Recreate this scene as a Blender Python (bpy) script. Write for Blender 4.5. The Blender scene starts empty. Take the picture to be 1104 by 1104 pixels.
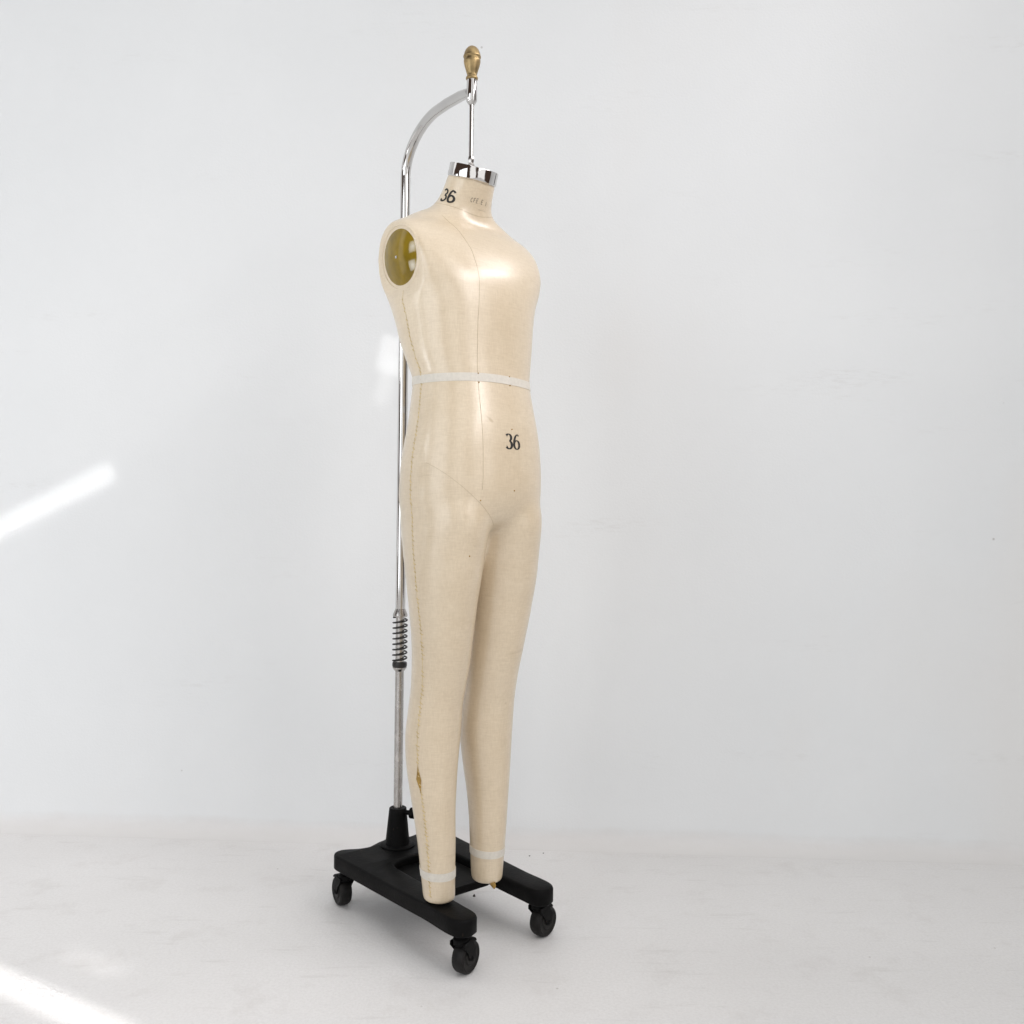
import bpy, bmesh, math, random
from mathutils import Vector, Matrix
from mathutils.bvhtree import BVHTree
random.seed(7)
S = bpy.context.scene
COL = S.collection
R = math.radians

# ------------------------------------------------------------------ helpers
def lerp(x, xs, ys):
    if x <= xs[0]: return ys[0]
    for i in range(1, len(xs)):
        if x <= xs[i]:
            t = (x - xs[i-1]) / (xs[i] - xs[i-1])
            return ys[i-1] + t * (ys[i] - ys[i-1])
    return ys[-1]

def spline(keys, n):
    """Catmull-Rom through rows of numbers; n steps per span."""
    out = []
    m = len(keys)
    for i in range(m - 1):
        p0 = keys[max(i-1, 0)]; p1 = keys[i]; p2 = keys[i+1]; p3 = keys[min(i+2, m-1)]
        for k in range(n):
            t = k / n
            out.append([0.5*((2*b) + (-a+c)*t + (2*a-5*b+4*c-d)*t*t + (-a+3*b-3*c+d)*t**3)
                        for a, b, c, d in zip(p0, p1, p2, p3)])
    out.append(list(keys[-1]))
    return out

def link(name, me, mat=None, parent=None, smooth=True):
    o = bpy.data.objects.new(name, me)
    COL.objects.link(o)
    if mat: me.materials.append(mat)
    if parent: o.parent = parent
    if smooth:
        for p in me.polygons: p.use_smooth = True
    return o

def from_bm(name, bm, mat, parent=None, smooth=True, sharp=None):
    me = bpy.data.meshes.new(name)
    bmesh.ops.recalc_face_normals(bm, faces=bm.faces)
    bm.to_mesh(me); bm.free()
    o = link(name, me, mat, parent, smooth)
    if sharp is not None: me.set_sharp_from_angle(angle=R(sharp))
    return o

def empty(name, loc, rz, label, cat, group=None):
    o = bpy.data.objects.new(name, None)
    COL.objects.link(o)
    o.location = loc; o.rotation_euler = (0, 0, rz)
    o['label'] = label; o['category'] = cat
    if group: o['group'] = group
    return o

def tube(bm, pts, rad, seg=16, closed=False, caps=True):
    """Sweep a circle of radius rad (number or list) along pts."""
    pts = [Vector(p) for p in pts]
    n = len(pts)
    rads = rad if isinstance(rad, (list, tuple)) else [rad]*n
    up = None; rings = []
    for i, p in enumerate(pts):
        if closed: t = pts[(i+1) % n] - pts[i-1]
        else: t = pts[min(i+1, n-1)] - pts[max(i-1, 0)]
        t.normalize()
        if up is None:
            up = Vector((0, 0, 1)) if abs(t.z) < .9 else Vector((1, 0, 0))
        up = (up - t*up.dot(t)).normalized()
        s = t.cross(up)
        rings.append([bm.verts.new(p + rads[i]*(math.cos(a)*up + math.sin(a)*s))
                      for a in (2*math.pi*k/seg for k in range(seg))])
    m = n if closed else n-1
    for i in range(m):
        a, b = rings[i], rings[(i+1) % n]
        for k in range(seg):
            bm.faces.new((a[k], a[(k+1) % seg], b[(k+1) % seg], b[k]))
    if caps and not closed:
        bm.faces.new(rings[0][::-1]); bm.faces.new(rings[-1])

def lathe(bm, prof, seg=40, M=None):
    """prof: (radius, z) rows, bottom to top, closed with caps."""
    M = M or Matrix()
    rings = [[bm.verts.new(M @ Vector((r*math.cos(a), r*math.sin(a), z)))
              for a in (2*math.pi*k/seg for k in range(seg))] for r, z in prof]
    for a, b in zip(rings, rings[1:]):
        for k in range(seg):
            bm.faces.new((a[k], a[(k+1) % seg], b[(k+1) % seg], b[k]))
    bm.faces.new(rings[0][::-1]); bm.faces.new(rings[-1])

def loft(bm, rings):
    vs = [[bm.verts.new(p) for p in r] for r in rings]
    n = len(vs[0])
    for a, b in zip(vs, vs[1:]):
        for k in range(n):
            bm.faces.new((a[k], a[(k+1) % n], b[(k+1) % n], b[k]))
    bm.faces.new(vs[0][::-1]); bm.faces.new(vs[-1])

# ------------------------------------------------------------------ materials
class NT:
    def __init__(s, name):
        s.m = bpy.data.materials.new(name); s.m.use_nodes = True
        s.t = s.m.node_tree; s.b = s.t.nodes['Principled BSDF']
    def n(s, typ, **kw):
        nd = s.t.nodes.new(typ)
        for k, v in kw.items():
            if k in nd.inputs: nd.inputs[k].default_value = v
            else: setattr(nd, k, v)
        return nd
    def l(s, a, b): s.t.links.new(a, b)
    def obj(s): return s.n('ShaderNodeTexCoord').outputs['Object']
    def noise(s, scale, detail=4, rough=.55, vec=None, stretch=None):
        v = vec or s.obj()
        if stretch:
            mp = s.n('ShaderNodeMapping'); mp.inputs['Scale'].default_value = stretch
            s.l(v, mp.inputs['Vector']); v = mp.outputs['Vector']
        nz = s.n('ShaderNodeTexNoise', Scale=scale, Detail=detail, Roughness=rough)
        s.l(v, nz.inputs['Vector'])
        return nz.outputs['Fac']
    def ramp(s, fac, stops):
        r = s.n('ShaderNodeValToRGB')
        while len(r.color_ramp.elements) < len(stops): r.color_ramp.elements.new(.5)
        for e, (p, c) in zip(r.color_ramp.elements, stops):
            e.position = p; e.color = c if len(c) == 4 else (*c, 1)
        s.l(fac, r.inputs['Fac'])
        return r.outputs['Color']
    def mix(s, fac, a, b, mode='MIX'):
        m = s.n('ShaderNodeMix', data_type='RGBA', blend_type=mode)
        for sock, v in ((m.inputs[0], fac), (m.inputs[6], a), (m.inputs[7], b)):
            if hasattr(v, 'is_output'): s.l(v, sock)
            else: sock.default_value = v if not isinstance(v, tuple) or len(v) == 4 else (*v, 1)
        return m.outputs[2]
    def bump(s, h, strength, dist):
        b = s.n('ShaderNodeBump', Strength=strength, Distance=dist)
        s.l(h, b.inputs['Height']); s.l(b.outputs['Normal'], s.b.inputs['Normal'])
    def set(s, **kw):
        for k, v in kw.items():
            k = k.replace('_', ' ')
            if hasattr(v, 'is_output'): s.l(v, s.b.inputs[k])
            else: s.b.inputs[k].default_value = v if not isinstance(v, tuple) else (*v, 1)
        return s.m

def g(v): return (v, v, v)

def mat_canvas():
    t = NT('canvas')
    c = t.ramp(t.noise(4.5, 6, .6), [(.3, (.635, .518, .362)), (.7, (.70, .583, .425))])
    c = t.mix(t.ramp(t.noise(26, 5, .65), [(.40, g(0)), (.75, g(.75))]), c, (.63, .508, .35))
    # linen: warp and weft threads of uneven thickness and tone
    warp = t.noise(380, 3, .7, stretch=(1, 1, .14)); weft = t.noise(380, 3, .7, stretch=(.14, .14, 1))
    th = t.mix(.5, warp, weft)
    c = t.mix(.19, c, t.ramp(th, [(.36, (.42, .32, .20)), (.64, (.86, .75, .58))]))
    slub = t.ramp(t.noise(75, 3, .6, stretch=(.12, .12, 1)), [(.66, g(0)), (.74, g(.30))])
    c = t.mix(slub, c, (.50, .39, .245))
    # age spots, handling grime in soft islands
    sp = t.ramp(t.noise(38, 1, .4), [(.77, g(0)), (.82, g(.5))])
    c = t.mix(sp, c, (.40, .28, .15))
    gr = t.ramp(t.noise(7, 5, .7), [(.56, g(0)), (.72, g(.28))])
    c = t.mix(gr, c, (.56, .44, .285))
    t.bump(th, .18, .0015)
    return t.set(Base_Color=c, Roughness=.40, Specular_IOR_Level=.60, Coat_Weight=.75, Coat_Roughness=.25, Coat_IOR=1.6)

def mat_simple(name, col, rough, metal=0., var=.12, scale=30, spec=.5, bump=0):
    t = NT(name)
    lo = tuple(x*(1-var) for x in col); hi = tuple(x*(1+var) for x in col)
    nz = t.noise(scale, 5)
    if bump: t.bump(nz, bump, .003)
    rr = t.n('ShaderNodeMapRange'); rr.inputs['To Min'].default_value = rough*.8; rr.inputs['To Max'].default_value = rough*1.25
    t.l(nz, rr.inputs['Value'])
    return t.set(Base_Color=t.ramp(nz, [(.3, lo), (.7, hi)]), Roughness=rr.outputs['Result'], Metallic=metal, Specular_IOR_Level=spec)

def mat_wall():
    t = NT('wall_paint')
    c = t.ramp(t.noise(.9, 6, .6), [(.3, (.79, .805, .812)), (.7, (.84, .853, .858))])
    # brushed-over filler patches, a little warmer
    c = t.mix(t.ramp(t.noise(1.1, 3, .5, stretch=(1, 1, .45)), [(.55, g(0)), (.66, g(.55))]), c, (.81, .80, .785))
    # horizontal scuffs
    scuff = t.ramp(t.noise(1.7, 6, .62, stretch=(1, 1, 6)), [(.58, g(0)), (.74, g(.55))])
    fine = t.ramp(t.noise(24, 4, .65, stretch=(1, 1, 5)), [(.47, g(0)), (.68, g(.5))])
    c = t.mix(t.mix(1, scuff, fine, 'MULTIPLY'), c, (.56, .54, .52))
    v = t.n('ShaderNodeTexVoronoi', Scale=5.5); t.l(t.obj(), v.inputs['Vector'])
    c = t.mix(t.ramp(v.outputs['Distance'], [(.010, g(.6)), (.022, g(0))]), c, (.42, .40, .38))
    # floor paint lapped up the coved foot, uneven upper edge
    sx = t.n('ShaderNodeSeparateXYZ'); t.l(t.obj(), sx.inputs[0])
    ad = t.n('ShaderNodeMath', operation='MULTIPLY_ADD'); ad.inputs[1].default_value = -.055
    t.l(t.noise(3, 6, .7), ad.inputs[0]); t.l(sx.outputs['Z'], ad.inputs[2])
    c = t.mix(t.ramp(ad.outputs[0], [(0, g(1)), (.025, g(0))]), c, (.765, .757, .75))
    low = t.n('ShaderNodeMath', operation='MULTIPLY_ADD'); low.inputs[1].default_value = -.024
    t.l(t.noise(9, 6, .75), low.inputs[0]); t.l(sx.outputs['Z'], low.inputs[2])
    c = t.mix(t.ramp(low.outputs[0], [(0, g(1)), (.018, g(0))]), c, (.735, .722, .71))
    # roller stipple and long trowel waves
    h = t.mix(.5, t.noise(170, 3, .6), t.noise(7, 5, .55))
    t.bump(h, .16, .006)
    return t.set(Base_Color=c, Roughness=.6, Specular_IOR_Level=.3)

def mat_floor():
    t = NT('floor_paint')
    c = t.ramp(t.noise(1.6, 8, .65), [(.3, (.765, .752, .742)), (.7, (.82, .808, .80))])
    fine = t.ramp(t.noise(170, 5, .75), [(.40, g(0)), (.68, g(.36))])
    c = t.mix(fine, c, (.61, .595, .58))
    blot = t.ramp(t.noise(8, 7, .7), [(.54, g(0)), (.70, g(.36))])
    c = t.mix(blot, c, (.63, .605, .585))
    scr = t.ramp(t.noise(5, 6, .6, stretch=(1, 7, 1)), [(.60, g(0)), (.70, g(.30))])
    c = t.mix(scr, c, (.58, .56, .54))
    v = t.n('ShaderNodeTexVoronoi', Scale=9); t.l(t.obj(), v.inputs['Vector'])
    c = t.mix(t.ramp(v.outputs['Distance'], [(.012, g(.6)), (.030, g(0))]), c, (.36, .33, .30))
    t.bump(t.noise(110, 6, .65), .2, .006)
    return t.set(Base_Color=c, Roughness=.5, Specular_IOR_Level=.35)

M_CANVAS = mat_canvas()
M_TAPE = mat_simple('cotton_tape', (.66, .62, .55), .7, var=.06, scale=160)
M_SEAM = mat_simple('seam_thread', (.50, .405, .275), .75, scale=120)
M_STITCH = mat_simple('stitch_thread', (.60, .47, .24), .7, var=.25, scale=90)
M_INK = mat_simple('black_ink', (.018, .016, .015), .6, scale=150)
M_STAMP = mat_simple('faded_ink', (.24, .20, .155), .7, scale=150)
M_CHROME = mat_simple('chrome', (.60, .585, .57), .06, 1, var=.05, scale=18)
M_STEEL = mat_simple('worn_steel', (.46, .44, .42), .26, 1, var=.15, scale=50)
M_BRASS = mat_simple('aged_brass', (.37, .27, .135), .40, 1, var=.35, scale=60, bump=.15)
def mat_iron():
    t = NT('black_cast_iron')
    c = t.ramp(t.noise(24, 6, .65), [(.3, (.002, .002, .002)), (.7, (.005, .0047, .0047))])
    dust = t.ramp(t.noise(5.5, 6, .7), [(.48, g(0)), (.72, g(.55))])
    sx = t.n('ShaderNodeNewGeometry'); sz = t.n('ShaderNodeSeparateXYZ'); t.l(sx.outputs['Normal'], sz.inputs[0])
    up = t.ramp(sz.outputs['Z'], [(.5, g(0)), (.95, g(1))])
    c = t.mix(t.mix(1, dust, up, 'MULTIPLY'), c, (.016, .014, .0125))
    chip = t.ramp(t.noise(85, 3, .6), [(.69, g(0)), (.73, g(.8))])
    c = t.mix(chip, c, (.045, .030, .020))
    h = t.noise(190, 4, .6); t.bump(h, .25, .002)
    rr = t.n('ShaderNodeMapRange'); rr.inputs['To Min'].default_value = .38; rr.inputs['To Max'].default_value = .65
    t.l(t.noise(14, 4), rr.inputs['Value'])
    return t.set(Base_Color=c, Roughness=rr.outputs['Result'], Specular_IOR_Level=.09)
M_IRON = mat_iron()
M_RUBBER = mat_simple('dark_rubber', (.0105, .0095, .0088), .5, var=.65, scale=45, spec=.22)
M_SPRING = mat_simple('black_spring_wire', (.012, .010, .009), .38, var=.2)
M_PLATE = mat_simple('olive_shellac', (.225, .150, .014), .06, var=.30, scale=22, spec=.32)
M_CARD = mat_simple('brown_inner_card', (.34, .205, .045), .7, var=.3, scale=120)
M_CRUMB = mat_simple('dark_crumb', (.05, .04, .03), .8, scale=200)
M_WALL = mat_wall(); M_FLOOR = mat_floor()

# ------------------------------------------------------------------ setting
bm = bmesh.new()
vs = [bm.verts.new(p) for p in ((-7, -6, 0), (7, -6, 0), (7, 2.9, 0), (-7, 2.9, 0))]
bm.faces.new(vs)
floor = from_bm('floor', bm, M_FLOOR, smooth=False); floor['kind'] = 'structure'

# wall stands 3 degrees off square to the lens, its foot softened by a small painted cove
bm = bmesh.new()
prof = []
rc = .045
for k in range(9):
    a = k/8*math.pi/2
    prof.append((-rc + rc*math.sin(a), -.0008 + rc - rc*math.cos(a)))
prof.append((0, 4.2)); prof.append((.12, 4.2)); prof.append((.12, -.02)); prof.append((-rc, -.02))
rows = [[bm.verts.new((x, y, z)) for y, z in prof] for x in (-6, 6)]
n = len(prof)
for k in range(n): bm.faces.new((rows[0][k], rows[1][k], rows[1][(k+1) % n], rows[0][(k+1) % n]))
bm.faces.new(rows[0]); bm.faces.new(rows[1][::-1])
wall = from_bm('wall', bm, M_WALL, sharp=40); wall['kind'] = 'structure'
wall.location = (0, 2.465, 0); wall.rotation_euler = (0, 0, R(-3.0))

# ------------------------------------------------------------------ dress form
AX = R(40)                              # local +x = the form's left, local -y = the way it faces
FORM = (-.092, 1.88, 0)
form = empty('dress_form', FORM, AX,
             'cream canvas full-body dress form with legs but no head or arms', 'dress form')
def P3(l, f, z): return Vector((l, -f, z))

NS = 96
def ring(cl, cf, z, a, bf, bb, n=2.0, tilt=0., clip=None):
    ct, st = math.cos(R(tilt)), math.sin(R(tilt)); out = []
    for k in range(NS):
        t = 2*math.pi*k/NS; c, s = math.cos(t), math.sin(t)
        l = math.copysign(abs(c)**(2/n), c)*a
        f = math.copysign(abs(s)**(2/n), s)*(bf if s > 0 else bb)
        p = P3(cl + l, cf + f*ct, z - f*st)
        if clip is not None:
            lim = clip(p.z)
            if abs(p.x) > lim: p.x = math.copysign(lim, p.x)
        out.append(p)
    return out

PL = .151; PZ = 1.377                   # arm plate: distance from the middle, height
def clip(z): return PL + (z - PZ)*.135 + max(0, 1.312 - z)*.8

# z, centre f, half width, half depth front, half depth back, squareness, tilt
TORSO = [
 (.848, .014, .055, .045, .050, 2.0, 0), (.853, .014, .100, .078, .085, 2.0, 0), (.866, .014, .130, .100, .106, 2.1, 0),
 (.885, .0132, .1425, .112, .119, 2.2, 0),
 (.905, .0130, .1464, .1195, .1230, 2.25, 0), (.94, .0138, .1463, .1224, .1224, 2.25, 0), (.98, .0149, .1444, .1197, .1197, 2.25, 0),
 (1.02, .0173, .1397, .1148, .1148, 2.25, 0), (1.06, .0177, .1331, .1084, .1084, 2.25, 0), (1.10, .0150, .1271, .1026, .1026, 2.25, 0),
 (1.14, .0121, .1225, .0980, .0980, 2.25, 0), (1.16, .0091, .1254, .0994, .0994, 2.25, 0), (1.18, .0038, .1308, .1027, .1027, 2.25, 0),
 (1.22, -.0054, .1385, .1110, .1110, 2.25, 0), (1.26, -.0122, .1435, .1180, .1190, 2.28, 0), (1.30, -.0187, .1520, .1220, .1250, 2.35, 0),
 (1.34, -.0240, .1690, .1200, .1240, 2.5, 0), (1.37, -.027, .1780, .1110, .1150, 2.7, 1), (1.40, -.029, .1790, .0980, .1060, 2.75, 2),
 (1.425, -.030, .1740, .0840, .0930, 2.7, 4), (1.447, -.030, .1570, .0690, .0800, 2.5, 6), (1.462, -.029, .1300, .0560, .0690, 2.3, 8),
 (1.478, -.027, .1010, .0500, .0610, 2.15, 11), (1.490, -.0235, .0760, .0475, .0550, 2.05, 14), (1.503, -.020, .0620, .0465, .0510, 2.0, 17),
 (1.520, -.0125, .0545, .0470, .0490, 2.0, 19), (1.540, -.003, .0505, .0475, .0480, 2.0, 20), (1.556, .0045, .0490, .0480, .0480, 2.0, 20)]
# z, w (distance of the leg's axis from the middle), f, half width, half depth
LEGS = [(.94, .060, .0125, .070, .085), (.89, .0660, .0130, .0800, .1000), (.86, .0672, .0136, .0806, .1008), (.83, .0683, .0157, .0793, .0955), (.80, .0700, .0180, .0768, .0891), (.77, .0712, .0202, .0729, .0838),
 (.74, .0719, .0214, .0691, .0786), (.71, .0717, .0209, .0656, .0739), (.68, .0710, .0200, .0626, .0699), (.65, .0697, .0181, .0598, .0661),
 (.62, .0682, .0148, .0578, .0632), (.59, .0672, .0107, .0559, .0606), (.56, .0673, .0057, .0536, .0575), (.53, .0684, .0011, .0516, .0545),
 (.50, .0699, -.0045, .0506, .0532), (.47, .0706, -.0090, .0507, .0540), (.44, .0704, -.0127, .0514, .0552), (.41, .0704, -.0138, .0504, .0546),
 (.38, .0704, -.0130, .0486, .0529), (.35, .0698, -.0107, .0461, .0506), (.32, .0689, -.0077, .0436, .0477), (.29, .0678, -.0050, .0412, .0447),
 (.26, .0665, -.0023, .0391, .0422), (.23, .0650, -.0001, .0373, .0400), (.20, .0636, .0012, .0355, .0379), (.17, .0623, .0024, .0339, .0360),
 (.14, .0610, .0038, .0322, .0340)]
LEGS = [(z, w - .0034*e, f, a + .0038*e, b + .0010*e) for z, w, f, a, b in LEGS for e in [max(0, 1 - abs(z - .46)/.16)]]
LEG_END = {-1: .120, 1: .130}

def body_mesh():
    bm = bmesh.new()
    loft(bm, [ring(0, cf, z, a, bf, bb, n, t, clip) for z, cf, a, bf, bb, n, t in spline(TORSO, 5)])
    for sg in (-1, 1):
        zb = LEG_END[sg]
        keys = [k for k in LEGS if k[0] > zb + .004] + [(zb, .0603, .0050, .0312, .0330)]
        rows = spline(keys, 4)
        rr = [ring(sg*w, f, z, a*lerp(z, [.72, .84], [1, .945]), b*lerp(z, [.70, .80, .85, .94], [1, 1.07, 1.12, 1.10]), b) for z, w, f, a, b in rows]
        rr.append(ring(sg*.0602, .005, zb - .004, .0285, .0302, .0302))
        loft(bm, rr)
    bmesh.ops.recalc_face_normals(bm, faces=bm.faces)
    me = bpy.data.meshes.new('tmp'); bm.to_mesh(me); bm.free()
    o = bpy.data.objects.new('tmp', me); COL.objects.link(o)
    m = o.modifiers.new('r', 'REMESH'); m.mode = 'VOXEL'; m.voxel_size = .0042; m.use_smooth_shade = True
    s = o.modifiers.new('s', 'SMOOTH'); s.factor = .5; s.iterations = 9
    dg = bpy.context.evaluated_depsgraph_get()
    out = bpy.data.meshes.new_from_object(o.evaluated_get(dg))
    bpy.data.objects.remove(o); bpy.data.meshes.remove(me)
    b2 = bmesh.new(); b2.from_mesh(out)
    soft = [v for v in b2.verts if .77 < v.co.z < .955 or 1.25 < v.co.z < 1.32]
    core = [v for v in b2.verts if .80 < v.co.z < .92 and -v.co.y > .03]
    for k in range(14): bmesh.ops.smooth_vert(b2, verts=soft, factor=.5, use_axis_x=True, use_axis_y=True, use_axis_z=True)
    for k in range(16): bmesh.ops.smooth_vert(b2, verts=core, factor=.5, use_axis_x=True, use_axis_y=True, use_axis_z=True)
    b2.to_mesh(out); b2.free()
    out.name = 'body'; out.materials.clear()
    return out

bme = body_mesh()
body = link('body', bme, M_CANVAS, form)
tb = bmesh.new(); tb.from_mesh(bme); TREE = BVHTree.FromBMesh(tb); tb.free()

def hit(o, d):
    p, nrm, i, dist = TREE.ray_cast(o, d.normalized())
    return (p, nrm) if p is not None else None
def front(l, z): return hit(P3(l, .5, z), Vector((0, 1, 0)))
def side(sg, f, z): return hit(P3(sg*.5, f, z), Vector((-sg, 0, 0)))
def cf_at(z):
    if z > .86:
        return lerp(z, [r[0] for r in TORSO], [r[1] for r in TORSO])
    ks = LEGS[::-1]; return lerp(z, [r[0] for r in ks], [r[2] for r in ks])

def band(name, cl, cf, z0, z1, off, mat, tilt=0., wob=.0, tilt_l=0.):
    """a tape lying round the body: four rows of vertices, outer face off the cloth by off"""
    bm = bmesh.new(); N = 120; rows = [[], [], [], []]
    for k in range(N):
        a = 2*math.pi*k/N; d = Vector((math.cos(a), math.sin(a), 0))
        dz = wob*math.sin(3*a + 1) + tilt*math.sin(a)
        for j, (z, e) in enumerate(((z0, -.001), (z0, off), (z1, off), (z1, -.001))):
            o = P3(cl, cf, z + dz) + d*.4
            p = None; q = o.copy()
            h = TREE.ray_cast(P3(cl, cf, z + dz), d)
            rows[j].append(bm.verts.new(h[0] + d*e))
    for j in range(3):
        for k in range(N):
            bm.faces.new((rows[j][k], rows[j][(k+1) % N], rows[j+1][(k+1) % N], rows[j+1][k]))
    return from_bm(name, bm, mat, form, sharp=50)

band('waist_tape', 0, .012, 1.1315, 1.1475, .0008, M_TAPE, wob=.0012)
band('ankle_tape', -.0625, .002, .164, .180, .0012, M_TAPE, tilt=.002)
band('ankle_tape', .0625, .002, .180, .195, .0012, M_TAPE, tilt=.002)

def thread(bm, hits, r, lift=.0):
    pts = [h[0] + h[1]*lift for h in hits if h]
    if len(pts) > 1: tube(bm, pts, r, 6)

# princess seams, groin seams, neck seam, shoulder seams
bm = bmesh.new()
for sg in (-1, 1):
    hs = []
    for k in range(90):
        z = 1.465 - k*(1.465-.925)/89
        l = lerp(z, [.925, 1.02, 1.14, 1.25, 1.33, 1.39, 1.43, 1.465], [.060, .058, .055, .054, .049, .050, .060, .078])
        hs.append(front(sg*l, z))
    if sg < 0: thread(bm, hs, .00045)
    hs = []
    for k in range(60):
        t = k/59; l = .139 - t*.125; z = .975 - .118*t**.92
        hs.append(front(sg*l, z))
    if sg < 0: thread(bm, hs, .0004)
hs = []
for k in range(97):
    a = 2*math.pi*k/96; d = Vector((math.cos(a), math.sin(a), 0))
    o = P3(0, -.018, 1.4985) + Vector((0, 0, 1))*(math.sin(a)*.021)
    h = TREE.ray_cast(o, d); hs.append((h[0], h[1]) if h[0] else None)
thread(bm, hs, .00045)
from_bm('seam', bm, M_SEAM, body)

# whip-stitched side seams, one per side
def seam_f(z): return cf_at(z) + lerp(z, [.12, .30, .40, .55, .75, .95], [.012, .020, .020, .017, .007, 0])
def side_seam(sg, z0, z1):
    bm = bmesh.new(); z = z0; i = 0
    while z > z1:
        f = seam_f(z) + random.uniform(-.0009, .0009)
        w = .0042*random.uniform(.5, 1.2)
        a = side(sg, f - w, z); b = side(sg, f + w, z - .0045*random.uniform(.6, 1.3))
        m = side(sg, f, z - .002)
        if a and b and m and random.random() > .08:
            tube(bm, [a[0] - a[1]*.0006, m[0] + m[1]*.0008, b[0] - b[1]*.0006], .0008, 5)
        z -= .0085*random.uniform(.85, 1.15)
    hs = []
    for k in range(160):
        zz = z0 + (z1 - z0)*k/159
        hs.append(side(sg, seam_f(zz) + .0006*math.sin(zz*190), zz))
    thread(bm, hs, .0005)
    return from_bm('side_stitching', bm, M_STITCH, body)
side_seam(-1, 1.312, .13); side_seam(1, 1.312, .14)

# split in the outer leg seam: the brown inside shows between two curled lips
bm = bmesh.new(); tz = .362; pr = []
for k in range(21):
    t = -1 + k/10; z = tz + t*.030
    w = .0070*max(0, 1 - abs(t))**1.3
    row = []
    for u in (-1, -.3, .3, .6):
        h = side(-1, seam_f(z) + u*w, z)
        row.append(bm.verts.new(h[0] + h[1]*.0006))
    pr.append(row)
for a, b in zip(pr, pr[1:]):
    for j in range(3):
        try: bm.faces.new((a[j], a[j+1], b[j+1], b[j]))
        except ValueError: pass
from_bm('seam_split', bm, M_CARD, body)

# cloth lip and shellac plate in each armhole
for sg in (-1, 1):
    nrm = Vector((sg*math.cos(math.atan(.135)), 0, -math.sin(math.atan(.135))))
    ux = Vector((0, -1, 0)); uy = ux.cross(nrm) if sg < 0 else nrm.cross(ux)
    if uy.z < 0: uy = -uy
    c = Vector((sg*(PL - .0008), .0240, PZ - .001))
    rx, ry = (.0620, .0595) if sg < 0 else (.0540, .0550)
    bm = bmesh.new()
    N = 72; prof = [(.0, -.008), (.0, .0012), (.0006, .0018), (.0016, .0017), (.0028, .0008), (.0045, -.004)]
    rings = []
    for k in range(N):
        a = 2*math.pi*k/N
        rings.append([bm.verts.new(c + ux*math.cos(a)*(rx+e) + uy*math.sin(a)*(ry+e) + nrm*h) for e, h in prof])
    for k in range(N):
        a, b = rings[k], rings[(k+1) % N]
        for j in range(len(prof)-1): bm.faces.new((a[j], a[j+1], b[j+1], b[j]))
    from_bm('armhole_lip', bm, M_CANVAS, form)
    bm = bmesh.new(); rows = []
    for i in range(1, 15):
        q = i/14; h = .0115*(1 - q*q) - .0015
        rows.append([bm.verts.new(c + ux*math.cos(2*math.pi*k/N)*rx*q*.998 + uy*math.sin(2*math.pi*k/N)*ry*q*.998 + nrm*h) for k in range(N)])
    cc = bm.verts.new(c + nrm*.010)
    for k in range(N): bm.faces.new((cc, rows[0][k], rows[0][(k+1) % N]))
    for a, b in zip(rows, rows[1:]):
        for k in range(N): bm.faces.new((a[k], a[(k+1) % N], b[(k+1) % N], b[k]))
    plate = from_bm('arm_plate', bm, M_PLATE, form)
    bm = bmesh.new()
    Mx = Matrix.Translation(c + nrm*.0095) @ nrm.to_track_quat('Z', 'Y').to_matrix().to_4x4()
    lathe(bm, [(.0030, 0), (.0030, .0012), (.0022, .0024), (.0008, .003)], 14, Mx)
    from_bm('screw', bm, M_STEEL, plate)

# chrome neck cap, tilted forward with the neck
TI = Matrix.Translation(P3(0, .0048, 1.556)) @ Matrix.Rotation(R(20), 4, 'X')
bm = bmesh.new()
lathe(bm, [(.0485, -.004), (.0500, -.002), (.0500, .0205), (.0492, .0218), (.0470, .0222), (.0462, .0205), (.012, .0200)], 96, TI)
cap = from_bm('neck_cap', bm, M_CHROME, form, sharp=35)
bm = bmesh.new()                        # the overlap of the band
a0 = R(-62)
for w in (0,):
    p = [Vector((.0504*math.cos(a0 + s), .0504*math.sin(a0 + s), z)) for s in (0, .02) for z in (-.0015, .0203)]
    q = [Vector((.0496*math.cos(a0 + s), .0496*math.sin(a0 + s), z)) for s in (0, .02) for z in (-.0015, .0203)]
    v = [bm.verts.new(TI @ x) for x in p + q]
    for f in ((0, 1, 3, 2), (0, 4, 5, 1), (2, 3, 7, 6), (1, 5, 7, 3), (0, 2, 6, 4), (4, 6, 7, 5)): bm.faces.new([v[i] for i in f])
from_bm('band_joint', bm, M_IRON, cap, smooth=False)

# printing ----------------------------------------------------------------
def stroke(pts, n=6):
    return spline([list(p) for p in pts], n)
def arc(cx, cy, rx, ry, a0, a1, w0, n=14):
    """elliptic arc; thin at top and bottom, thick at the sides"""
    out = []
    for k in range(n+1):
        a = R(a0 + (a1-a0)*k/n)
        out.append((cx + rx*math.cos(a), cy + ry*math.sin(a), w0*(.35 + .65*abs(math.cos(a)))))
    return out
def serif_3():
    return [arc(.22, .76, .19, .22, 150, -80, .175), arc(.22, .28, .22, .26, 82, -150, .19), [(.08, .80, .10), (.10, .80, .10)], [(.04, .18, .11), (.07, .18, .11)]]
def serif_6():
    return [arc(.27, .30, .21, .28, 0, 360, .17, 22), [(.06, .32, .17), (.08, .55, .17), (.16, .80, .14), (.28, .95, .09), (.38, .97, .08), (.44, .88, .11)]]
def sans_3():
    w = .140
    return [[(x, y, w) for x, y, _ in arc(.24, .74, .19, .20, 155, -90, 1)], [(x, y, w) for x, y, _ in arc(.24, .27, .22, .24, 90, -160, 1)]]
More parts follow.
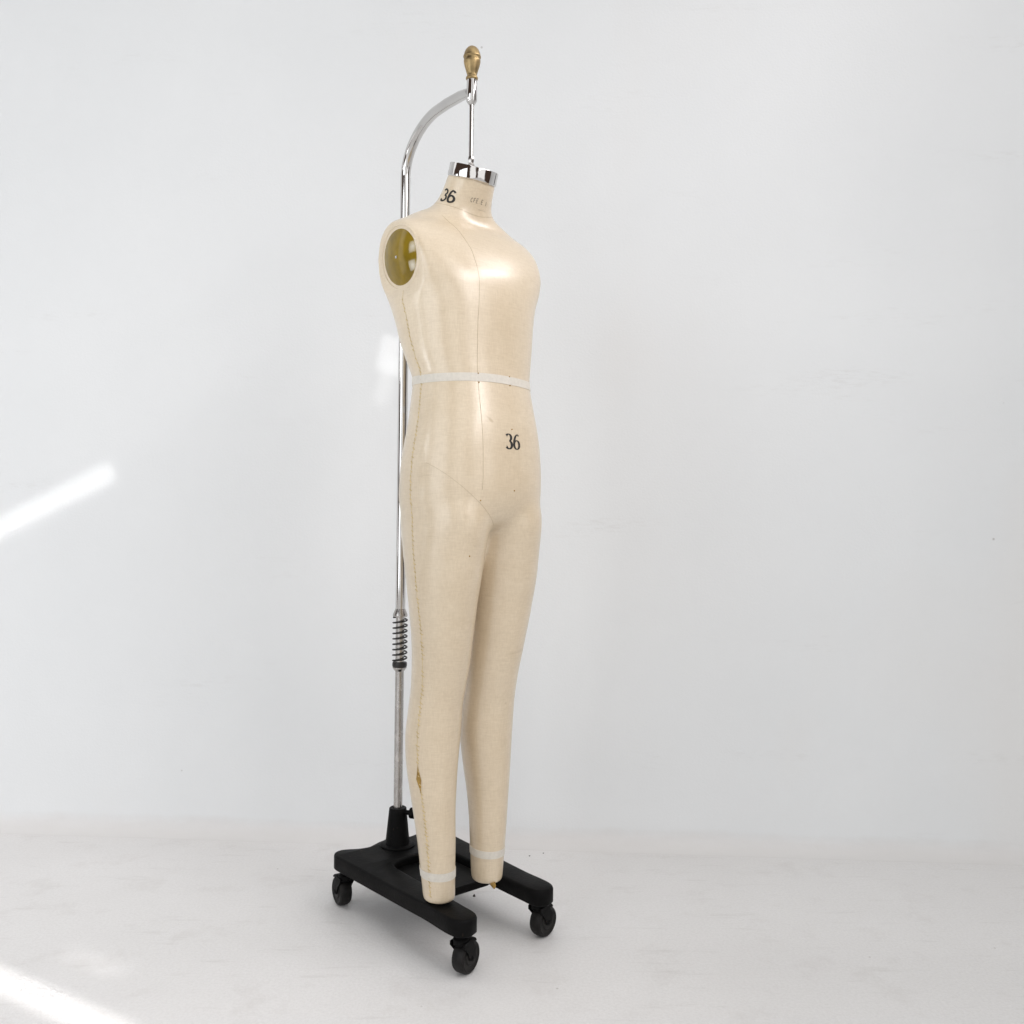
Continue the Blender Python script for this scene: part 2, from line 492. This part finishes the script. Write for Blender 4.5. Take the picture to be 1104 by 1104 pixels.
def sans_6():
    w = .140
    return [[(x, y, w) for x, y, _ in arc(.26, .29, .19, .25, 0, 360, 1, 22)], [(.06, .32, w), (.08, .56, w), (.16, .80, w), (.28, .92, w), (.40, .88, w), (.45, .78, w)]]
def ribbon(bm, line, place):
    n = len(line); rows = []
    for i in range(n):
        x, y, w = line[i]
        x0, y0, _ = line[max(i-1, 0)]; x1, y1, _ = line[min(i+1, n-1)]
        dx, dy = x1-x0, y1-y0; L = math.hypot(dx, dy) or 1
        nx, ny = -dy/L*w/2, dx/L*w/2
        rows.append([bm.verts.new(place(x + nx*s, y + ny*s)) for s in (-1, 0, 1)])
    for a, b in zip(rows, rows[1:]):
        for j in range(2):
            try: bm.faces.new((a[j], a[j+1], b[j+1], b[j]))
            except ValueError: pass
def printed(name, glyphs, place, mat):
    bm = bmesh.new()
    for gl, ox in glyphs:
        for st in gl: ribbon(bm, st, lambda x, y: place(x + ox, y))
    return from_bm(name, bm, mat, body)

def hip_place(x, y):
    h = front(.009 + (x - .52)*.031*1.05, 1.0045 + y*.0295)
    return h[0] + h[1]*.0004
printed('printed_number', [(serif_3(), 0), (serif_6(), .56)], hip_place, M_INK)
def neck_place(x, y):
    f = (x - .52 + .22*(y-.5))*.028; z = 1.4995 + y*.0275 - f*.36
    h = side(-1, -.004 + f, z)
    return h[0] + h[1]*.0004
printed('printed_number', [(sans_3(), 0), (sans_6(), .56)], neck_place, M_INK)
# small faded maker's stamp on the front of the neck
SEG = {'C': [[(.45, .85), (.2, 1), (0, .6), (.05, .2), (.3, 0), (.45, .15)]], 'F': [[(0, 0), (0, 1), (.45, 1)], [(0, .55), (.35, .55)]],
       'E': [[(.45, 0), (0, 0), (0, 1), (.45, 1)], [(0, .52), (.38, .52)]], 'I': [[(.2, 0), (.2, 1)]], 'L': [[(0, 1), (0, 0), (.42, 0)]], '.': [[(.15, 0), (.2, .08)]],
       '-': [[(0, .5), (.4, .5)]]}
def stamp_line(txt, zc, hgt, step, l0, thick):
    out = []
    bm = bmesh.new(); x = 0
    for ch in txt:
        for st in SEG.get(ch, []):
            def place(px, py, x=x):
                l = l0 + (x + px)*hgt*.75*step
                h = front(l, zc + py*hgt)
                return h[0] + h[1]*.0004
            fine = []
            for (ax, ay), (bx, by) in zip(st, st[1:]):
                for k in range(4): fine.append((ax + (bx-ax)*k/4, ay + (by-ay)*k/4, thick))
            fine.append((*st[-1], thick))
            ribbon(bm, fine, place)
        x += .85
    return from_bm('neck_stamp', bm, M_STAMP, body)
stamp_line('CFE.E I', 1.5005, .0075, 1.25, -.020, .17)
stamp_line('---- --', 1.488, .0040, 1.1, .002, .22)

# pins with small dark heads
bm_list = []
for l, z in ((.0175, 1.1475), (.0175, 1.1300), (-.054, 1.1475), (-.054, 1.1300), (.009, 1.043), (.012, .925), (-.062, .905), (-.077, .800)):
    h = front(l, z)
    bm = bmesh.new()
    Mx = Matrix.Translation(h[0]) @ h[1].to_track_quat('Z', 'Y').to_matrix().to_4x4()
    lathe(bm, [(.0013, -.001), (.0013, .0012), (.0008, .0018)], 10, Mx)
    from_bm('pin', bm, M_CARD, form)
# frayed card edge under the left ankle
bm = bmesh.new()
tube(bm, [P3(.052, .034, .129), P3(.054, .036, .122), P3(.055, .036, .117)], [.006, .0045, .0015], 7)
from_bm('frayed_edge', bm, M_CARD, body)

# ------------------------------------------------------------------ stand
PX, PY = -.2548, 2.1387
stand = empty('rolling_stand', (PX, PY, 0), AX,
              'rolling stand with black iron base on four casters, chrome gooseneck pole and brass finial', 'stand')
ZT, TH = .113, .034
# base outline, one half (f, l), mirrored
half = [(-.050, 0), (-.048, .018), (-.040, .038), (-.034, .056), (-.038, .078), (-.050, .100), (-.056, .118), (-.050, .135), (-.034, .144), (-.010, .1445),
        (.08, .141), (.20, .137), (.30, .133), (.345, .134), (.375, .133), (.395, .125), (.403, .110), (.402, .096), (.394, .083), (.376, .077), (.350, .0765),
        (.290, .0755), (.160, .0755), (.105, .073), (.086, .062), (.078, .042), (.076, .018), (.076, 0)]
out = [(f + (.012*min(1, (f - .33)/.05) if f > .33 else 0), -l) for f, l in half] + [(f, l) for f, l in half[::-1]][1:-1]
fine = []
m = len(out)
for i in range(m):
    p0, p1, p2, p3 = out[i-1], out[i], out[(i+1) % m], out[(i+2) % m]
    for k in range(4):
        t = k/4
        fine.append(tuple(.5*((2*b) + (-a+c)*t + (2*a-5*b+4*c-d)*t*t + (-a+3*b-3*c+d)*t**3) for a, b, c, d in zip(p0, p1, p2, p3)))
bm = bmesh.new()
def inset(e):
    r = []
    k = len(fine)
    for i in range(k):
        a, b = fine[i-1], fine[(i+1) % k]
        dx, dy = b[0]-a[0], b[1]-a[1]; L = math.hypot(dx, dy) or 1
        r.append((fine[i][0] - dy/L*e*-1, fine[i][1] + dx/L*e*-1))
    return r
area = sum(fine[i-1][0]*fine[i][1] - fine[i][0]*fine[i-1][1] for i in range(len(fine)))
sgn = 1 if area < 0 else -1
lay = [(ZT - TH, .003), (ZT - TH + .003, .0), (ZT - .005, .0), (ZT - .0015, .0015), (ZT, .005)]
vs = [[bm.verts.new(P3(l, f, z)) for f, l in inset(sgn*e)] for z, e in lay]
for a, b in zip(vs, vs[1:]):
    for k in range(len(a)): bm.faces.new((a[k], a[(k+1) % len(a)], b[(k+1) % len(a)], b[k]))
from mathutils.geometry import tessellate_polygon
for lv in (vs[0], vs[-1]):
    for tri in tessellate_polygon([[v.co for v in lv]]): bm.faces.new([lv[i] for i in tri])
base = from_bm('base', bm, M_IRON, stand, sharp=45)
bm = bmesh.new()                        # lower plate bridging the rails
cp = [(.060, -.0775), (.060, .0775), (.243, .0775), (.246, .070), (.246, .010), (.246, -.046), (.228, -.064), (.205, -.0775)]
lv = [[bm.verts.new(P3(l*k, f - e, z)) for f, l in cp] for z, k, e in ((.0795, .999, 0), (.0930, .999, 0), (.0950, .985, .002))]
for a, b in zip(lv, lv[1:]):
    for k in range(8): bm.faces.new((a[k], a[(k+1) % 8], b[(k+1) % 8], b[k]))
bm.faces.new(lv[0][::-1]); bm.faces.new(lv[-1])
from_bm('cross_plate', bm, M_IRON, stand, sharp=30)
bm = bmesh.new()                        # raised pad under the socket
lathe(bm, [(.040, ZT - .002), (.040, ZT + .003), (.037, ZT + .005)], 40)
from_bm('socket_pad', bm, M_IRON, base, sharp=40)

bm = bmesh.new()
lathe(bm, [(.0285, ZT + .004), (.0275, ZT + .008), (.0205, .192), (.0198, .1985), (.0185, .200), (.0108, .200)], 40)
socket = from_bm('socket', bm, M_IRON, stand, sharp=35)
bm = bmesh.new()
d = P3(.55, .84, 0).normalized(); q = d.to_track_quat('Z', 'Y').to_matrix().to_4x4()
Mx = Matrix.Translation(Vector((0, 0, .1905))) @ q
lathe(bm, [(.0055, .010), (.0055, .030), (.0115, .031), (.0125, .034), (.0125, .046), (.011, .048)], 18, Mx)
from_bm('clamp_knob', bm, M_IRON, stand, sharp=35)

bm = bmesh.new(); tube(bm, [(0, 0, .18), (0, 0, .40), (0, 0, .66)], .0100, 28)
from_bm('lower_pole', bm, M_STEEL, stand, sharp=60)
# upper pole: up, round the bend and out to the sleeve above the form
tgt = Matrix.Rotation(-AX, 3, 'Z') @ Vector((FORM[0]-PX, FORM[1]-PY, 0))
run = tgt.length; hd = tgt.normalized(); rb = .150; rz_ = .098; zb = 1.653
pts = [Vector((0, 0, .640)), Vector((0, 0, 1.0)), Vector((0, 0, 1.4))]
for k in range(25):
    a = k/24*math.pi/2
    pts.append(hd*(rb - rb*math.cos(a)) + Vector((0, 0, zb + rz_*math.sin(a))))
ze = zb + rz_
pts += [hd*(run*.66) + Vector((0, 0, ze - .002)), hd*(run*.85) + Vector((0, 0, ze - .008)), hd*(run - .009) + Vector((0, 0, ze - .014))]
bm = bmesh.new(); tube(bm, pts, [.0112]*(len(pts)-2) + [.0108, .0090], 28)
from_bm('upper_pole', bm, M_CHROME, stand, sharp=60)
bm = bmesh.new(); lathe(bm, [(.0113, .639), (.0160, .640), (.0168, .643), (.0162, .646), (.0132, .653), (.0114, .658)], 32)
from_bm('pole_collar', bm, M_STEEL, stand, sharp=40)
bm = bmesh.new()
hel = []
turns = 8.2
for k in range(int(turns*24)+1):
    t = k/(turns*24); a = 2*math.pi*turns*t + 1.2
    zz = .536 + (.638 - .536)*t
    hel.append((.0158*math.cos(a), .0158*math.sin(a), zz))
tube(bm, hel, .0020, 8)
from_bm('spring', bm, M_SPRING, stand)
bm = bmesh.new(); lathe(bm, [(.0104, .523), (.0160, .524), (.0170, .527), (.0170, .532), (.0162, .535), (.0104, .536)], 32)
from_bm('spring_stop', bm, M_SPRING, stand, sharp=40)

T = Matrix.Translation(tgt)
def on_axis(name, prof, mat, parent=stand, seg=36, sharp=35):
    bm = bmesh.new(); lathe(bm, prof, seg, T); return from_bm(name, bm, mat, parent, sharp=sharp)
on_axis('sleeve', [(.0060, 1.708), (.0095, 1.713), (.0108, 1.716), (.0108, 1.7575), (.0098, 1.759)], M_CHROME)
fin = [(.0090, 1.7625), (.0118, 1.764), (.0124, 1.766), (.0118, 1.769), (.0100, 1.771), (.0100, 1.774), (.0112, 1.778), (.0130, 1.784), (.0152, 1.791),
       (.0166, 1.797), (.0172, 1.801), (.0168, 1.804), (.0158, 1.806), (.0160, 1.8075), (.0176, 1.8085), (.0180, 1.810), (.0172, 1.813), (.0155, 1.819),
       (.0128, 1.8245), (.0095, 1.8285), (.0055, 1.831), (.0018, 1.8318)]
on_axis('finial', [(r, z - .005) for r, z in fin], M_BRASS, sharp=60)
on_axis('hanging_rod', [(.0046, 1.560), (.0046, 1.7085), (.0040, 1.709)], M_CHROME, seg=24)
on_axis('rod_nut', [(.0050, 1.570), (.0078, 1.572), (.0085, 1.576), (.0085, 1.584), (.0070, 1.587), (.0050, 1.589), (.0062, 1.592), (.0066, 1.598), (.0055, 1.602), (.0046, 1.604)], M_STEEL, seg=6, sharp=20)

on_b = bmesh.new(); lathe(on_b, [(.0102, .514), (.0135, .518), (.0160, .5215), (.0160, .5235), (.0104, .524)], 32)
from_bm('pole_flange', on_b, M_STEEL, stand, sharp=40)

# casters: fork and stem as one mesh, wheel below it
def make_caster():
    bm = bmesh.new()
    lathe(bm, [(.0125, -.012), (.0150, -.010), (.0150, .0), (.0110, .003), (.0110, .010)], 24, Matrix.Translation((0, 0, .072)))
    # two cheeks and a hood over the wheel, trailing towards -y
    HW = .0172
    for sd in (-1, 1):
        o = [(-.014, .068), (.012, .068), (.012, .060), (.000, .047), (-.009, .029), (-.017, .0255), (-.025, .029), (-.028, .048)]
        va = [bm.verts.new((sd*HW, y, z)) for y, z in o]; vb = [bm.verts.new((sd*(HW - .003), y, z)) for y, z in o]
        bm.faces.new(va); bm.faces.new(vb[::-1]); k8 = len(o)
        for k in range(k8): bm.faces.new((va[k], va[(k+1) % k8], vb[(k+1) % k8], vb[k]))
    prof = []
    for k in range(13):
        a = R(48 + 62*k/12); prof.append((-.017 + .0362*math.cos(a), .032 + .0362*math.sin(a)))
    rows = [[bm.verts.new((x, y, z)) for x in (-HW, -HW*.8, HW*.8, HW)] for y, z in prof]
    for i, r in enumerate(rows):
        for v, q in zip(r, (.0025, 0, 0, .0025)):
            a = R(48 + 62*i/12); v.co.y -= q*math.cos(a); v.co.z -= q*math.sin(a)
    rows2 = [[bm.verts.new((v.co.x, -.017 + (v.co.y + .017)*.93, .032 + (v.co.z - .032)*.93)) for v in r] for r in rows]
    for i in range(12):
        for x in range(3):
            bm.faces.new((rows[i][x], rows[i][x+1], rows[i+1][x+1], rows[i+1][x]))
            bm.faces.new((rows2[i][x], rows2[i+1][x], rows2[i+1][x+1], rows2[i][x+1]))
        for x in (0, 3): bm.faces.new((rows[i][x], rows[i+1][x], rows2[i+1][x], rows2[i][x]))
    for i in (0, 12):
        for x in range(3): bm.faces.new((rows[i][x], rows[i][x+1], rows2[i][x+1], rows2[i][x]))
    c = from_bm('caster', bm, M_IRON, stand, sharp=40)
    bm = bmesh.new()
    Mx = Matrix.Translation((0, -.017, .032)) @ Matrix.Rotation(R(90), 4, 'Y')
    hp = [(.006, -.0140), (.014, -.0140), (.016, -.0120), (.023, -.0120), (.0260, -.0138), (.0298, -.0120), (.0316, -.008), (.0320, 0)]
    lathe(bm, hp + [(r, -z) for r, z in hp[-2::-1]], 40, Mx)
    w = from_bm('wheel', bm, M_RUBBER, c, sharp=40)
    bm = bmesh.new(); lathe(bm, [(.003, -.0186), (.0045, -.0178), (.0045, .0178), (.003, .0186)], 16, Mx)
    x = from_bm('axle', bm, M_IRON, c, sharp=40)
    return c, (w, x)
c0, kids = make_caster()
# (l, f, direction the wheel trails, in the stand's own frame)
spots = [(-.112, .394, 108), (.108, .368, 100), (-.129, -.013, 172), (.120, -.006, 150)]
for i, (l, f, ang) in enumerate(spots):
    if i == 0: c = c0
    else:
        c = c0.copy(); COL.objects.link(c); c.parent = stand
        for k in kids:
            d = k.copy(); COL.objects.link(d); d.parent = c
    c.location = P3(l, f, 0); c.rotation_euler = (0, 0, R(ang))

# ------------------------------------------------------------------ crumbs on the floor
def crumb(x, y, s, label, flat=.5):
    bm = bmesh.new(); bmesh.ops.create_icosphere(bm, subdivisions=2, radius=s)
    for v in bm.verts:
        v.co *= random.uniform(.7, 1.2); v.co.z = max(v.co.z*flat, -s*.3)
    o = from_bm('crumb', bm, M_CRUMB); o.location = (x, y, s*.3)
    o['label'] = label; o['category'] = 'crumb'; o['group'] = 'dark crumbs on the white floor'
    return o
crumb(-.076, 2.130, .0035, 'dark crumb on the white floor between the front casters, nearest the stand', 1.3)
crumb(.056, 2.385, .0021, 'tiny dark speck on the floor near the wall, left one of the pair')
crumb(.092, 2.405, .0019, 'tiny dark speck on the floor near the wall, right one of the pair')

# ------------------------------------------------------------------ camera
cam = bpy.data.cameras.new('camera'); co = bpy.data.objects.new('camera', cam); COL.objects.link(co)
cam.sensor_width = 36; cam.lens = 36*1000/1104; cam.clip_end = 60; cam.clip_start = .05
co.location = (0, 0, .884)
co.matrix_world = Matrix.Translation((0, 0, .884)) @ Matrix.Rotation(R(90), 4, 'X') @ Matrix.Rotation(R(.7), 4, 'Z')
S.camera = co

# ------------------------------------------------------------------ light
W = bpy.data.worlds.new('World'); S.world = W; W.use_nodes = True
nt = W.node_tree; bg = nt.nodes['Background']
tc = nt.nodes.new('ShaderNodeTexCoord')
# unseen studio as backdrop: pale, with dark sectors added to band the chrome reflections
sp = nt.nodes.new('ShaderNodeSeparateXYZ'); nt.links.new(tc.outputs['Generated'], sp.inputs['Vector'])
def wm(op, a, b=None):
    m = nt.nodes.new('ShaderNodeMath'); m.operation = op
    for k, v in enumerate((a, b)):
        if v is None: continue
        if hasattr(v, 'is_output'): nt.links.new(v, m.inputs[k])
        else: m.inputs[k].default_value = v
    return m.outputs[0]
az = wm('ARCTAN2', sp.outputs['X'], wm('MULTIPLY', sp.outputs['Y'], -1))       # 0 = behind the lens, + to the right
nz = nt.nodes.new('ShaderNodeTexNoise'); nz.inputs['Scale'].default_value = 3.0; nz.inputs['Detail'].default_value = 2
nt.links.new(tc.outputs['Generated'], nz.inputs['Vector'])
az = wm('ADD', az, wm('MULTIPLY', wm('SUBTRACT', nz.outputs['Fac'], .5), .35))
def sector(a0, a1):
    m1 = nt.nodes.new('ShaderNodeMapRange'); m1.inputs['From Min'].default_value = R(a0 - 2); m1.inputs['From Max'].default_value = R(a0 + 2)
    m2 = nt.nodes.new('ShaderNodeMapRange'); m2.inputs['From Min'].default_value = R(a1 + 2); m2.inputs['From Max'].default_value = R(a1 - 2)
    nt.links.new(az, m1.inputs['Value']); nt.links.new(az, m2.inputs['Value'])
    return wm('MULTIPLY', m1.outputs[0], m2.outputs[0])
dk = wm('ADD', wm('ADD', sector(-88, -8), sector(20, 30)), sector(62, 100))
rz = nt.nodes.new('ShaderNodeMapRange'); rz.inputs['From Min'].default_value = .93; rz.inputs['From Max'].default_value = .80
nt.links.new(sp.outputs['Z'], rz.inputs['Value'])
dk = wm('MULTIPLY', dk, rz.outputs[0])
mx = nt.nodes.new('ShaderNodeMix'); mx.data_type = 'RGBA'
mx.inputs[6].default_value = (1, 1, 1, 1); mx.inputs[7].default_value = (.055, .036, .028, 1)
nt.links.new(dk, mx.inputs[0]); nt.links.new(mx.outputs[2], bg.inputs['Color'])

def area(name, loc, target, sx, sy, power, col=(1, 1, 1), spread=180, along=None):
    d = bpy.data.lights.new(name, 'AREA'); d.shape = 'RECTANGLE'; d.size = sx; d.size_y = sy; d.energy = power; d.color = col; d.spread = R(spread)
    o = bpy.data.objects.new(name, d); COL.objects.link(o); o.location = loc
    z = (Vector(loc) - Vector(target)).normalized()
    x = Vector(along or (z.y, -z.x, 0)); x = (x - z*x.dot(z)).normalized(); y = z.cross(x)
    o.rotation_euler = Matrix((x, y, z)).transposed().to_euler()
    return o
PW = dict(win=.36, top=5.1, key=50., world=1.38)
bg.inputs['Strength'].default_value = PW['world']
area('window_light', (-2.9, .95, 1.90), (-.2, 1.77, 1.38), .60, .62, PW['win']*.5, (.93, .97, 1), 20)
area('window_light', (-2.9, 1.10, .92), (-.2, 1.77, 1.36), .60, .55, PW['win']*.5, (.93, .97, 1), 20)
area('ceiling_light', (2.0, .10, 2.72), (-.05, 1.55, 1.30), 2.4, .30, PW['top']*.80, (1, .95, .955), 60, along=(0, 1, .22))
area('ceiling_light', (1.60, 1.78, 2.86), (-.02, 1.84, 1.37), 1.25, .30, PW['top']*.26, (1, .95, .955), 50, along=(-.76, 1, -.12))
area('front_key', (-2.7, -1.3, 1.6), (0, 2.3, .7), 2.6, 2.6, PW['key'], (.93, .98, 1.03))  # broad soft key, added to brighten form and wall from front left
# sunlight slipping past the edges of the window blinds
SUNC = (1, .99, .97)
area('sun_slit', (-1.75, .6, 2.2), (-1.275, 2.53, .888), .42, .044, .021, SUNC, 1.25, along=(.908, 0, .418))
area('sun_slit', (-1.60, .8, 2.0), (-.322, 2.48, 1.298), .066, .092, .0048, SUNC, .8, along=(.945, 0, -.327))
area('sun_slit', (-1.60, .8, 2.0), (-.345, 2.48, 1.23), .03, .13, .0016, SUNC, .9, along=(.92, 0, -.38))
area('sun_slit', (-1.70, 1.0, 2.0), (-.875, 1.69, 0), .52, .055, .05, SUNC, 1.2, along=(.304, -.175, 0))
area('sun_slit', (-1.70, 1.0, 2.0), (-.80, 1.80, 0), .16, .030, .0035, SUNC, 2.0, along=(.304, -.175, 0))

S.view_settings.view_transform = 'Standard'; S.view_settings.look = 'None'
S.view_settings.exposure = 0; S.view_settings.gamma = 1
